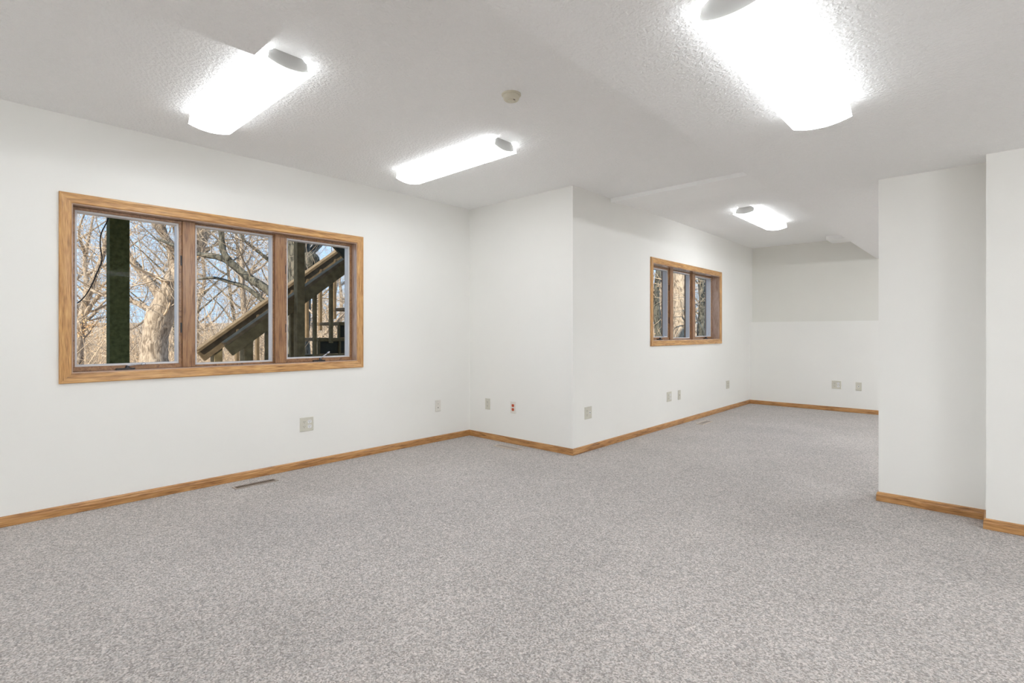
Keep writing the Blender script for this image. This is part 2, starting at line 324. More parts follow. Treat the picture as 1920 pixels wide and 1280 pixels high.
def window(name, xw, w, rec, cranks, label):
    y0, y1, z0, z1 = w; CW = 0.060; base = Vector((xw, (y0+y1)/2, z0))
    root = struct(empty(name, base), label)
    # mitred casing with a soft ranch profile
    prof = [(0.0, 0.0), (0.0, 0.007), (0.006, 0.011), (0.030, 0.013), (0.050, 0.016), (0.057, 0.0155), (CW, 0.012), (CW, 0.0)]
    def casing(p, ax, ay, L):
        m = MB(); m.loft([[(-v, v, t) for v, t in prof], [(L+v, v, t) for v, t in prof]])
        m.build('casing', M_OAK, root, frame(Vector(p)-base, ax, ay, (1, 0, 0)))
    casing((xw, y0, z1), (0,1,0), (0,0,1), y1-y0); casing((xw, y1, z0), (0,-1,0), (0,0,-1), y1-y0)
    casing((xw, y0, z0), (0,0,1), (0,-1,0), z1-z0); casing((xw, y1, z1), (0,0,-1), (0,1,0), z1-z0)
    # jamb boards lining the opening, full wall depth
    xo = xw - T; J = 0.016
    oak_piece('jamb', y0, z1-J*0.4, y1, z1, xo, xw+0.003, root, base, M_JAMB, 0)
    oak_piece('jamb', y0, z0, y1, z0+J*0.4, xo, xw+0.003, root, base, M_JAMB, 0)
    oak_piece('jamb', y0, z0+J*0.4, y0+J*0.4, z1-J*0.4, xo, xw+0.003, root, base, M_JAMB, 0)
    oak_piece('jamb', y1-J*0.4, z0+J*0.4, y1, z1-J*0.4, xo, xw+0.003, root, base, M_JAMB, 0)
    xf = xw - rec; MWD = 0.078; third = (y1-y0)/3
    for k in (1, 2):
        yc = y0 + third*k
        oak_piece('mullion', yc-MWD/2, z0+0.007, yc+MWD/2, z1-0.007, xo, xf+0.016, root, base, M_SASH, 0.002)
    for k in range(3):
        a = y0+0.007 if k == 0 else y0+third*k+MWD/2; b = y1-0.007 if k == 2 else y0+third*(k+1)-MWD/2
        za, zb = z0+0.007, z1-0.007
        fixed = (k == 1); sw = 0.010 if fixed else 0.018; br = 0.012 if fixed else 0.028
        xs0 = xf - 0.075; xs1 = xf - (0.012 if fixed else 0.0)
        c = Vector((xf, (a+b)/2, za)); s = empty('sash' if not fixed else 'fixed_sash', c-base); s.parent = root
        del_root = s
        # sash members
        m = MB()
        for q in ((a, za, b, za+br), (a, zb-sw, b, zb), (a, za+br, a+sw, zb-sw), (b-sw, za+br, b, zb-sw)):
            m.box(xs0-c[0], q[0]-c[1], q[1]-c[2], xs1-c[0], q[2]-c[1], q[3]-c[2])
        m.build('sash_frame', M_SASH, s, bevel=0.0015)
        m = MB(); ring(m, a+sw, b-sw, za+br, zb-sw, 0.011, xs0+0.004, xs1-0.009, c); m.build('glazing_bead', M_BEAD, s)
        gx = xs0+0.016; m = MB(); m.box(gx-c[0]-0.002, a+sw+0.009-c[1], za+br+0.009-c[2], gx-c[0]+0.002, b-sw-0.009-c[1], zb-sw-0.009-c[2])
        m.build('pane', M_GLASS, s)
        if not fixed:
            # hinge plates on the mullion side
            ym = b-0.004 if k == 0 else a+0.004
            m = MB()
            for f in (0.27, 0.73): m.box(xs1-c[0], ym-0.006-c[1], (zb-za)*f-0.035, xs1+0.004-c[0], ym+0.006-c[1], (zb-za)*f+0.035)
            m.build('hinge', M_BRONZE, s)
            # crank operator: base on the sill, folded lever with knob
            yc, ang = cranks[0 if k == 0 else 1]; m = MB(); x = xs1+0.012; z = za+0.010
            m.lathe([(0.001, 0.018), (0.008, 0.016), (0.011, 0.008), (0.013, -0.003)], 10, (x-c[0], yc-c[1], z-c[2]))
            m.box(x-0.012-c[0], yc-0.062-c[1], za-c[2], x+0.012-c[0], yc+0.040-c[1], za+0.010-c[2])
            e = Vector((x-c[0]+0.006, yc-c[1], z-c[2]+0.012)); t = e + Vector((0.004, math.cos(ang)*0.075, math.sin(ang)*0.075))
            m.build('crank_base', M_BRONZE, s)
            m = MB(); m.tube([e, e+(t-e)*0.3+Vector((0.006,0,0.004)), e+(t-e)*0.7+Vector((0.008,0,0.004)), t], [0.005, 0.0055, 0.005, 0.004], 8)
            d = (t-e).normalized(); m.tube([t, t+d*0.005, t+d*0.020, t+d*0.024], [0.005, 0.008, 0.008, 0.004], 8)
            m.build('crank_handle', M_STEEL, s, smooth=True)
    return root
window('window_1', XL, W1, 0.072, ((0.80, 0.12), (2.145, 0.62)), 'large oak framed triple casement window')
window('window_2', XF, W2, 0.100, ((5.68, 0.25), (7.02, 0.75)), 'smaller oak framed triple casement window')

# ------------------------------------------------------------------ ceiling lights
def fixture_parts(root):
    L = 1.12; hl = L/2
    side = [(-0.100, -0.004), (-0.110, -0.022), (-0.1165, -0.064)]
    bot = [(-0.1165 + 0.233*k/12, -0.064 - 0.020*(1-((k-6)/6)**2)) for k in range(13)]
    prof = side[:-1] + bot + [(-y, z) for y, z in reversed(side[:-1])]
    m = MB(); n = len(prof); b = 0
    m.v = [(x, y, z) for x in (-hl, hl) for y, z in prof]
    for j in range(n-1):
        m.f.append((j, j+1, n+j+1, n+j)); m.mi.append(0 if 2 <= j < n-3 else 1)
    m.build('diffuser', ML[LAMP], root, smooth=False, recalc=False)
    # lens end rims: thin curved bands that hold the diffuser ends
    for s in (-1, 1):
        m = MB(); outer = prof; inner = [(y*0.90, z*0.90-0.0006) for y, z in prof]
        x0, x1 = s*(hl+0.0005), s*(hl-0.012)
        m.v = [(x, y, z) for x in (x0, x1) for y, z in outer] + [(x, y, z) for x in (x0, x1) for y, z in inner]
        for j in range(n-1):
            m.f += [(j, j+1, 2*n+j+1, 2*n+j)]; m.mi.append(0)
        for j in range(n-1):
            m.f += [(2*n+j, 2*n+j+1, 3*n+j+1, 3*n+j)]; m.mi.append(0)
        m.build('end_rim', M_LAMPR, root)
        # recessed enamelled end plate
        pl = [(-0.066, 0.0), (-0.092, -0.016), (-0.097, -0.050)] + [(-0.097+0.194*k/8, -0.054-0.018*(1-((k-4)/4)**2)) for k in range(9)] + [(0.097, -0.050), (0.092, -0.016), (0.066, 0.0)]
        m = MB(); m.loft([[(s*(hl-0.010), y, z) for y, z in pl], [(s*(hl-0.014), y, z) for y, z in pl]])
        m.build('end_plate', M_ENDP, root)
    m = MB(); m.box(-hl+0.014, -0.085, -0.003, hl-0.014, 0.085, -0.0005); m.build('housing', M_FIX, root)
def ceiling_light(loc, rz, label):
    r = empty('ceiling_light', loc, rz); tag(r, label, 'ceiling light', 'fluorescent wraparound ceiling lights'); return r
proto = ceiling_light((-3.013, 1.098, H), 0.0, 'lit wraparound ceiling light nearest above the large window, beside the soffit corner')
fixture_parts(proto)
for loc, rz, lab, lv in (((-3.021, 2.600, H), 0.0, 'lit wraparound ceiling light in front of the smoke detector, near the jog corner', LAMP),
                     ((-0.560, 2.110, HS), math.pi/2, 'largest lit wraparound ceiling light, on the lower ceiling at upper right', LAMP_R),
                     ((-1.915, 6.265, H), math.pi/2, 'small lit wraparound ceiling light in the far room', LAMP_F),
                     ((2.10, 2.110, HS), math.pi/2, 'wraparound ceiling light out of view on the lower ceiling at right', LAMP_O),
                     ((-2.60, -1.90, H), 0.0, 'unseen wraparound fill light added behind the camera at left', FILL_L),
                     ((-0.560, -1.60, HS), math.pi/2, 'unseen wraparound fill light added behind the camera', FILL_B),
                     ((2.10, -1.25, HS), math.pi/2, 'unseen wraparound fill light added behind the camera at right', FILL_B),
                     ((0.60, 6.40, HS), math.pi/2, 'unseen wraparound fill light added behind the right wall', FILL_H),
                     ((2.30, 6.40, HS), math.pi/2, 'unseen wraparound fill light added in the far right corner', FILL_H)):
    r = ceiling_light(loc, rz, lab)
    for ch in list(proto.children):
        c = ch.copy(); C.objects.link(c); c.parent = r
        if ch.name.startswith('diffuser') and lv != LAMP:
            c.data = ch.data.copy()
            for q in (0, 1): c.data.materials[q] = ML[lv][q]

# ------------------------------------------------------------------ smoke detector
r = tag(empty('smoke_detector', (-1.968, 2.128, H)), 'round yellowed smoke detector on the ceiling behind a light', 'smoke detector')
m = MB(); m.lathe([(0.0005, 0), (0.054, 0), (0.054, -0.006), (0.050, -0.009), (0.0005, -0.009)], 32); m.build('base', M_DET, r, smooth=False)
m = MB(); m.lathe([(0.0005, -0.009), (0.046, -0.009), (0.047, -0.016), (0.043, -0.028), (0.038, -0.033), (0.026, -0.035), (0.025, -0.033), (0.0005, -0.033)], 32); m.build('cover', M_DET, r, smooth=False)
m = MB(); m.lathe([(0.0005, -0.033), (0.021, -0.033), (0.020, -0.036), (0.012, -0.0385), (0.0005, -0.039)], 24); m.build('button', M_DET, r)
m = MB(); m.box(0.020, -0.006, -0.0375, 0.0245, 0.006, -0.033); m.build('test_light', M_REG, r)

# ------------------------------------------------------------------ wall plates
def slot_box(name, parent, u, v, w, h, t0, t1, mat):
    m = MB(); m.box(u-w/2, v-h/2, t0, u+w/2, v+h/2, t1); return m.build(name, mat, parent)
def duplex(root, u, mat, slotmat):
    for v in (0.0195, -0.0195):
        m = MB(); seg = 16
        pr = []
        for k in range(seg):
            a = k*2*math.pi/seg; pr.append((u+max(-0.0165, min(0.0165, 0.0185*math.cos(a))), v+max(-0.0135, min(0.0135, 0.0175*math.sin(a)))))
        m.loft([[(x, y, 0.004) for x, y in pr], [(x, y, 0.0066) for x, y in pr]]); rc = m.build('receptacle', mat, root)
        slot_box('slot', rc, u-0.0065, v+0.004, 0.0024, 0.009, 0.0062, 0.0069, slotmat)
        slot_box('slot', rc, u+0.0065, v+0.004, 0.0024, 0.0075, 0.0062, 0.0069, slotmat)
        m = MB(); m.lathe([(0.0001, 0.0062), (0.0027, 0.0062), (0.0027, 0.0069), (0.0001, 0.0069)], 8, (u, v-0.0065, 0)); m.build('ground_hole', slotmat, rc)
    m = MB(); m.lathe([(0.0001, 0.004), (0.0030, 0.004), (0.0026, 0.0060), (0.0001, 0.0062)], 10, (u, 0, 0)); m.build('screw', M_STEEL, root)
def jack(root, u, v, mat, r=0.0085, hole=0.0045):
    m = MB(); m.lathe([(0.0001, 0.004), (r, 0.004), (r*0.95, 0.007), (hole, 0.0072), (hole, 0.0055), (0.0001, 0.0055)], 14, (u, v, 0)); j = m.build('jack', mat, root)
    m = MB(); m.lathe([(0.0001, 0.0050), (hole*0.98, 0.0050), (hole*0.98, 0.0068), (0.0001, 0.0068)], 10, (u, v, 0)); m.build('socket_hole', M_DARK, j)
def plate(loc, face, gangs, mat, cells, label, cat='outlet'):
    # face: outward wall normal in plan; local frame: x right when looking at the wall, y up, z out of the wall
    nx, ny = face; az = Vector((nx, ny, 0)); ay = Vector((0, 0, 1)); ax = ay.cross(az)
    root = bpy.data.objects.new('wall_outlet' if cat == 'outlet' else 'wall_jack_plate', None); C.objects.link(root); root.empty_display_size = 0.05
    root.matrix_basis = frame(Vector(loc), ax, ay, az); tag(root, label, cat, 'electrical wall plates')
    w = 0.070 if gangs == 1 else 0.116; h = 0.114
    m = MB(); m.loft([[(x*sx, y*sy, z) for x, y in ((-w/2, -h/2), (w/2, -h/2), (w/2, h/2), (-w/2, h/2))] for sx, sy, z in ((1, 1, 0.0), (1, 1, 0.0025), (0.95, 0.97, 0.0052), (0.90, 0.94, 0.0056))])
    m.build('cover_plate', mat, root)
    us = (0,) if gangs == 1 else (-0.023, 0.023)
    for u, c in zip(us, cells):
        if c[0] == 'duplex': duplex(root, u, c[1], M_DARK)
        elif c[0] == 'jacks':
            jack(root, u, 0.019, c[1], 0.007, 0.003); jack(root, u, -0.019, c[1], 0.009, 0.0055)
        elif c[0] == 'coax': jack(root, u, 0.0, c[1], 0.011, 0.006)
        elif c[0] == 'phone':
            m = MB(); m.box(u-0.009, -0.011, 0.004, u+0.009, 0.011, 0.0072); p = m.build('phone_jack', c[1], root); slot_box('socket_hole', p, u, -0.001, 0.010, 0.009, 0.0066, 0.0075, M_DARK)
        if c[0] != 'duplex':
            for v in (0.046, -0.046):
                m = MB(); m.lathe([(0.0001, 0.0048), (0.0028, 0.0048), (0.0024, 0.0064), (0.0001, 0.0066)], 8, (u, v, 0)); m.build('screw', M_STEEL, root)
    return root
E1 = (1, 0); S1 = (0, -1)
plate((XL, 1.9975, 0.355), E1, 2, M_IVORY, (('duplex', M_IVORY), ('duplex', M_WHITEP)), 'wide ivory outlet plate with one white receptacle under the large window')
plate((XL, 3.379, 0.364), E1, 1, M_ALMOND, (('jacks', M_ALMOND),), 'pale plate with two dark jack holes near the room corner', 'jack plate')
plate((-3.866, YC, 0.364), S1, 1, M_IVORY, (('duplex', M_IVORY),), 'plain ivory outlet on the short jog wall, left of the red one')
plate((-3.505, YC, 0.362), S1, 1, M_ALMOND, (('duplex', M_RED),), 'outlet with two orange red receptacles on the short wall')
plate((XF, 4.060, 0.358), E1, 2, M_IVORY, (('duplex', M_IVORY), ('phone', M_WHITEP)), 'wide ivory outlet plate beside the protruding wall corner')
plate((XF, 5.729, 0.357), E1, 2, M_IVORY, (('duplex', M_IVORY), ('duplex', M_WHITEP)), 'wide ivory outlet plate below the smaller window, left of a narrow one')
plate((XF, 5.995, 0.355), E1, 1, M_IVORY, (('phone', M_IVORY),), 'narrow ivory jack plate below the smaller window', 'jack plate')
plate((XF, 7.575, 0.362), E1, 2, M_IVORY, (('duplex', M_IVORY), ('duplex', M_IVORY)), 'ivory outlet plate right of the smaller window near the far corner')
plate((-1.600, YF, 0.372), S1, 2, M_IVORY, (('duplex', M_IVORY), ('duplex', M_WHITEP)), 'wide ivory outlet plate with one white receptacle on the far wall')
plate((-1.336, YF, 0.366), S1, 1, M_IVORY, (('coax', M_WHITEP),), 'ivory plate with a single round cable jack on the far wall', 'jack plate')

# ------------------------------------------------------------------ floor registers
def register(loc, rz, mat, slat, label, L=0.30, Wd=0.085, sw=0.0022):
    root = tag(empty('floor_register', loc, rz), label, 'floor vent', 'floor registers in the carpet')
    m = MB(); f = 0.012
    for b in ((-L/2, -Wd/2, 0, L/2, -Wd/2+f, 0.006), (-L/2, Wd/2-f, 0, L/2, Wd/2, 0.006), (-L/2, -Wd/2+f, 0, -L/2+f, Wd/2-f, 0.006), (L/2-f, -Wd/2+f, 0, L/2, Wd/2-f, 0.006)): m.box(*b)
    m.build('frame', mat, root)
    m = MB(); m.box(-L/2+f, -Wd/2+f, 0.0005, L/2-f, Wd/2-f, 0.0015); m.build('duct_opening', M_DARK, root)
    n = 22; me = None
    for k in range(n):
        x = -L/2+f+(L-2*f)*(k+0.5)/n
        if me is None:
            m = MB(); m.box(-sw, -Wd/2+f, 0.001, sw, Wd/2-f, 0.005); o = m.build('slat', slat, root); me = o.data; o.location.x = x
        else:
            o = bpy.data.objects.new('slat', me); C.objects.link(o); o.parent = root; o.location.x = x
    m = MB(); m.box(-L/2+f, -0.003, 0.0015, L/2-f, 0.003, 0.0055); m.build('center_bar', slat, root)
register((-3.955, 1.520, 0.0), math.pi/2, M_REGC, M_REG, 'taupe floor vent with dark slots beside the long left baseboard', 0.30, 0.075)
register((-3.430, 3.655, 0.0), 0.0, M_REGB, M_REGC, 'beige floor vent in front of the short jog wall', 0.30, 0.085, 0.0042)
register((-2.585, 6.300, 0.0), math.pi/2, M_REGB, M_REGC, 'beige floor vent under the smaller window in the far room', 0.30, 0.09, 0.0042)

# ------------------------------------------------------------------ outside: ground
def gz(x, y):
    d = math.hypot(x+4, y-4)
    return -0.12 - 0.012*min(d, 25) + 0.10*math.sin(x*0.31+1)*math.cos(y*0.27) * min(1, d/12) + (max(0, d-26)*0.045)
m = MB(); gx = [-95, -80, -68, -58, -50, -43] + [-38+1.6*i for i in range(21)] + [-4.36, -2.99]; gy = [-60, -45, -34, -26] + [-20+1.6*i for i in range(38)] + [44, 52, 62, 75, 95]
gy = sorted(gy + [4.03]); gx = sorted(gx)
idx = {}
for i, x in enumerate(gx):
    for j, y in enumerate(gy): idx[i, j] = len(m.v); m.v.append((x, y, gz(x, y)))
for i in range(len(gx)-1):
    for j in range(len(gy)-1):
        if gx[i] >= -4.37 and gy[j] < 4.02: continue
        m.f.append((idx[i, j], idx[i+1, j], idx[i+1, j+1], idx[i, j+1])); m.mi.append(0)
o = m.build('ground', M_LITTER, smooth=True, recalc=False); struct(o, 'leaf covered woodland ground')

# ------------------------------------------------------------------ outside: deck, stair, cable
def lumber(name, mat, parent, base, p, q, w, h, roll=None, bevel=0.004):
    # straight board from p to q (world), width w (horizontal), depth h (other way)
    p = Vector(p); q = Vector(q); ax = (q-p).normalized(); up = Vector((0, 0, 1))
    if abs(ax.z) > 0.95: up = Vector((1, 0, 0))
    ay = up.cross(ax).normalized(); az = ax.cross(ay)
    L = (q-p).length; m = MB(); m.box(-L/2, -w/2, -h/2, L/2, w/2, h/2)
    return m.build(name, mat, parent, frame((p+q)/2-base, ax, ay, az), bevel=bevel)
gp = gz(-5.42, 0.96)
b0 = Vector((-5.42, 0.966, gp))
r = tag(empty('deck_post', b0), 'thick dark green stained deck post close outside the large window', 'post')
lumber('post_timber', M_POST, r, b0, (-5.42, 0.966, gp), (-5.42, 0.966, 2.62), 0.136, 0.136)
lumber('footing', M_SIDING, r, b0, (-5.42, 0.966, gp-0.05), (-5.42, 0.966, gp+0.08), 0.24, 0.24)
b0 = Vector((-5.0, 2.0, 2.62))
r = tag(empty('deck', b0), 'raised timber deck above the large window', 'deck')
lumber('beam', M_STAIN, r, b0, (-5.42, -2.2, 2.72), (-5.42, 5.3, 2.72), 0.09, 0.20)
for k in range(8):
    x = -4.45-0.147*k; lumber('plank', M_STAIN2, r, b0, (x, -2.4, 2.84), (x, 5.35, 2.84), 0.138, 0.032)

b0 = Vector((-6.45, 1.9, gz(-6.45, 1.9)))
r = tag(empty('outdoor_stair', b0), 'brown timber staircase with two railings climbing past the large window', 'staircase')
SL = 0.7465
def zn(y): return 1.028 + SL*(y-2.011)      # near rail cap top
def zfr(y): return 0.935 + 0.7725*(y-2.01)  # far rail cap top
ye = 5.25
for nm, X, zf in (('near', -6.0, zn), ('far', -6.9, zfr)):
    s = math.atan(SL); y0 = 1.985
    # sloped cap board lying flat, and the deep board hung below it
    lumber('rail_cap', M_STAIN2, r, b0, (X, y0, zf(y0)-0.019), (X, ye, zf(ye)-0.019), 0.135, 0.038)
    xb = X+0.035 if nm == 'near' else X+0.03
    lumber('rail_board', M_STAIN if nm == 'near' else M_STAIN2, r, b0, (xb, y0+0.03, zf(y0+0.03)-0.115), (xb, ye, zf(ye)-0.115), 0.036, 0.135)
    # newel
    yn = 2.22 if nm == 'near' else 2.205; ground = gz(X, yn)
    lumber('newel', M_STAIN, r, b0, (X-0.03, yn, ground), (X-0.03, yn, zf(yn)-0.09), 0.09, 0.145)
# balusters and tall post
for y in (2.44, 2.72, 3.005, 3.217, 3.50, 3.72, 3.94, 4.16, 4.38):
    lumber('baluster', M_STAIN, r, b0, (-6.03, y, zn(y)-0.95), (-6.03, y, zn(y)-0.10), 0.036, 0.05, bevel=0.002)
for y in (2.42, 2.66, 2.88, 3.10, 3.313, 3.505, 3.717, 3.93, 4.15, 4.37, 4.6):
    lumber('baluster', M_STAIN2, r, b0, (-6.87, y, zfr(y)-0.95), (-6.87, y, zfr(y)-0.10), 0.036, 0.05, bevel=0.002)
gpz = gz(-5.9, 2.75)
lumber('tall_post', M_STAIN, r, b0, (-5.90, 2.755, gpz), (-5.90, 2.755, 2.62), 0.092, 0.092)
lumber('tall_post', M_STAIN, r, b0, (-5.90, 3.60, gz(-5.9, 3.6)), (-5.90, 3.60, 2.62), 0.092, 0.092)
lumber('brace', M_STEPD, r, b0, (-5.90, 3.05, 2.34), (-5.90, 3.57, 1.90), 0.05, 0.12)
# box steps: tread boards, dark side panels with stiles
n = 6
for k in range(11):
    y = 1.20 + 0.27*(k+1) ; z = 1.244 - 0.203*(7 - k)
    if z < b0.z + 0.1: continue
    y1 = y + 1.45
    lumber('tread', M_STAIN, r, b0, (-6.12, (y+y+0.30)/2-0.15, z-0.02), (-6.12, y1, z-0.02), 0.05, 0.044, bevel=0.003)
    lumber('tread', M_STAIN2, r, b0, (-6.47, y, z-0.019), (-6.47, y+0.29, z-0.019), 0.66, 0.038, bevel=0.003)
    lumber('riser_panel', M_STEPD, r, b0, (-6.16, y+0.02, z-0.12), (-6.16, y1, z-0.12), 0.02, 0.16, bevel=0)
    for q in (0.02, 0.30, 0.62):
        lumber('stile', M_STAIN, r, b0, (-6.135, y+q, z-0.205), (-6.135, y+q, z-0.04), 0.025, 0.035, bevel=0.002)
    if z > 2.35: break

m = MB(); wp = [(-5.34, 0.93, 2.56), (-5.3, 0.895, 2.25), (-5.3, 0.880, 2.048), (-5.3, 0.835, 1.916), (-5.3, 0.828, 1.815), (-5.3, 0.838, 1.695), (-5.3, 0.801, 1.575), (-5.3, 0.767, 1.474), (-5.3, 0.717, 1.378), (-5.3, 0.660, 1.340), (-5.3, 0.56, 1.42), (-5.3, 0.44, 1.70), (-5.34, 0.38, 2.2), (-5.38, 0.36, 2.62)]
def smooth_path(pts, sub=4):
    pts = [Vector(p) for p in pts]; out = []
    for i in range(len(pts)-1):
        p0, p1, p2, p3 = pts[max(i-1, 0)], pts[i], pts[i+1], pts[min(i+2, len(pts)-1)]
        for s in range(sub):
            t = s/sub; out.append(0.5*((2*p1)+(p2-p0)*t+(2*p0-5*p1+4*p2-p3)*t*t+(3*p1-p0-3*p2+p3)*t**3))
    out.append(pts[-1]); return out
m.tube(smooth_path(wp), 0.0045, 6)
tag(m.build('hanging_cable', M_CABLE, smooth=True), 'thin black cable hanging loose left of the dark deck post', 'cable')

# ------------------------------------------------------------------ outside: bare trees
rnd = random.Random(11)
def rvec(): return Vector((rnd.gauss(0, 1), rnd.gauss(0, 1), rnd.gauss(0, 1))).normalized()
def sprout(mb_big, mb_twig, tips, p, d, L, r, depth, seg_big=6):
    # one wandering tapering branch and its children
    n = 3 + int(L/0.35); n = min(n, 8); pts = [p.copy()]; rad = [r]; d = d.normalized(); st = L/n
    for i in range(n):
        d = (d + rvec()*0.26 + Vector((0, 0, 0.05))).normalized(); p = p + d*st; pts.append(p.copy()); rad.append(max(0.0025, r*(1-0.75*(i+1)/n)))
    if r > 0.018: mb_big.tube(pts, rad, 5, caps=False)
    else: mb_twig.tube(pts, rad, 3, caps=False)
    tips.append(pts[-1])
    if depth <= 0: return
    k = {4: 4, 3: 5, 2: 5, 1: 4}.get(depth, 3)
    for c in range(k):
        f = 0.25 + 0.75*(c+rnd.random()*0.8)/k; f = min(f, 1.0); q = f*n; i = min(int(q), n-1); pp = pts[i].lerp(pts[i+1], q-i)
        dd = (pts[i+1]-pts[i]).normalized(); side = rvec(); side = (side - dd*side.dot(dd)).normalized()
        nd = (dd*0.55 + side*0.95 + Vector((0, 0, 0.12))).normalized()
        rr = rad[i]*0.55
        sprout(mb_big, mb_twig, tips, pp, nd, L*(0.52+0.22*rnd.random()), max(rr, 0.0045), depth-1)
def limb(mb, pts, rads, seg=10):
    sp = smooth_path(pts, 3); rr = []
    for i in range(len(sp)):
        f = i/(len(sp)-1)*(len(rads)-1); a = min(int(f), len(rads)-2); rr.append((rads[a]+(rads[a+1]-rads[a])*(f-a))*(1+0.10*rnd.uniform(-1, 1)))
    mb.tube(sp, rr, seg); return sp, rr
def leaves(mb, tips, n, size, spread):
    for _ in range(n):
        c = rnd.choice(tips) + rvec()*spread*rnd.random(); a = rvec()*size*rnd.uniform(0.6, 1.2); b = a.cross(rvec()).normalized()*size*0.5; up = a.cross(b).normalized()*size*0.25
        k = len(mb.v); mb.v += [tuple(c-a), tuple(c+b+up), tuple(c+a), tuple(c-b+up)]; mb.f += [(k, k+1, k+2), (k, k+2, k+3)]; mb.mi += [0, 0]
def tree(name, base, limbs, label, bark, twig, density, depth, leafn, group, extra=None, leafspots=None):
    base = Vector(base); root = tag(empty(name, base), label, 'tree', group)
    mb = MB(); mb2 = MB(); mbig = MB(); tips = []
    for k, (pts, rads) in enumerate(limbs):
        sp, rr = limb(mb, [Vector(p)-base for p in pts], rads, 12 if k == 0 else 8)
        Ltot = sum((sp[i+1]-sp[i]).length for i in range(len(sp)-1)); cnt = int(Ltot*density)
        for c in range(cnt):
            f = 0.22+0.78*(c+rnd.random())/max(cnt, 1) if k == 0 else 0.15+0.85*(c+rnd.random())/max(cnt, 1)
            q = min(f, 0.999)*(len(sp)-1); i = int(q); p = sp[i].lerp(sp[i+1], q-i); dd = (sp[i+1]-sp[i]).normalized(); side = rvec(); side = (side-dd*side.dot(dd)).normalized()
            r0 = min(rr[i]*0.35, 0.045)*rnd.uniform(0.4, 1)
            sprout(mbig, mb2, tips, p, dd*0.4+side+Vector((0, 0, 0.25)), rnd.uniform(0.6, 1.7), max(r0, 0.010), depth)
    if extra: extra(mb, base)
    mb.build('trunk', bark, root, smooth=True, recalc=False)
    if mbig.v: mbig.build('branches', twig, root, smooth=True, recalc=False)['kind'] = 'stuff'
    if mb2.v: mb2.build('twigs', twig, root, recalc=False)['kind'] = 'stuff'
    if leafn:
        ml = MB(); leaves(ml, tips, leafn, 0.022, 0.10)
        if leafspots:
            ls = [Vector(q)-base for q in leafspots]; leaves(ml, ls, 260, 0.028, 0.42)
        ml.build('leaves', M_LEAF, root, recalc=False)['kind'] = 'stuff'
    return root, mb, mb2, tips
GRP = 'bare trees in the woods outside'
tree('oak_tree', (-13.0, 2.97, -0.35), [
    ([(-13.0, 2.97, -0.4), (-13.03, 2.94, 0.58), (-13.01, 2.96, 1.03), (-12.93, 3.04, 1.51), (-12.78, 3.18, 1.99), (-12.57, 3.37, 2.56), (-12.36, 3.56, 3.01), (-12.22, 3.69, 3.58), (-12.14, 3.77, 4.31), (-12.11, 3.79, 5.33), (-12.3, 3.9, 7.0)], [0.34, 0.26, 0.25, 0.25, 0.22, 0.19, 0.17, 0.15, 0.13, 0.10, 0.05]),
    ([(-12.96, 3.01, 1.48), (-13.19, 2.8, 1.65), (-13.42, 2.59, 1.8), (-13.65, 2.37, 1.82), (-14.2, 1.9, 2.1)], [0.08, 0.06, 0.05, 0.04, 0.02]),
    ([(-12.88, 3.09, 1.69), (-13.07, 2.91, 2.11), (-13.23, 2.76, 2.37), (-13.39, 2.61, 2.65), (-13.54, 2.47, 3.18), (-13.59, 2.43, 3.86), (-13.7, 2.2, 4.8)], [0.10, 0.08, 0.07, 0.06, 0.05, 0.04, 0.02]),
    ([(-12.76, 3.19, 2.05), (-12.74, 3.21, 2.45), (-12.79, 3.17, 2.84), (-12.88, 3.09, 3.29), (-13.03, 2.95, 3.86), (-13.1, 2.8, 4.6)], [0.09, 0.06, 0.05, 0.045, 0.03, 0.02]),
    ([(-12.5, 3.42, 2.7), (-12.28, 3.09, 2.87), (-12.55, 2.84, 3.35), (-12.71, 2.69, 3.6), (-12.95, 2.47, 3.98), (-13.3, 2.1, 4.6)], [0.08, 0.075, 0.07, 0.06, 0.05, 0.03])],
    'pale leaning oak trunk behind the deck post, limbs spreading across two panes', M_BARK, M_TWIG, 3.2, 2, 500, GRP)
def burl(mb, base):
    c = Vector((-8.62, 4.22, 2.33))-base; rings = []
    for i in range(9):
        a = math.pi*i/8; rings.append([c+Vector((0.15*math.sin(a)*math.cos(t*math.pi/5), 0.16*math.sin(a)*math.sin(t*math.pi/5), -0.17*math.cos(a)))*(1+0.12*math.sin(3*t+i)) for t in range(10)])
    mb.loft(rings)
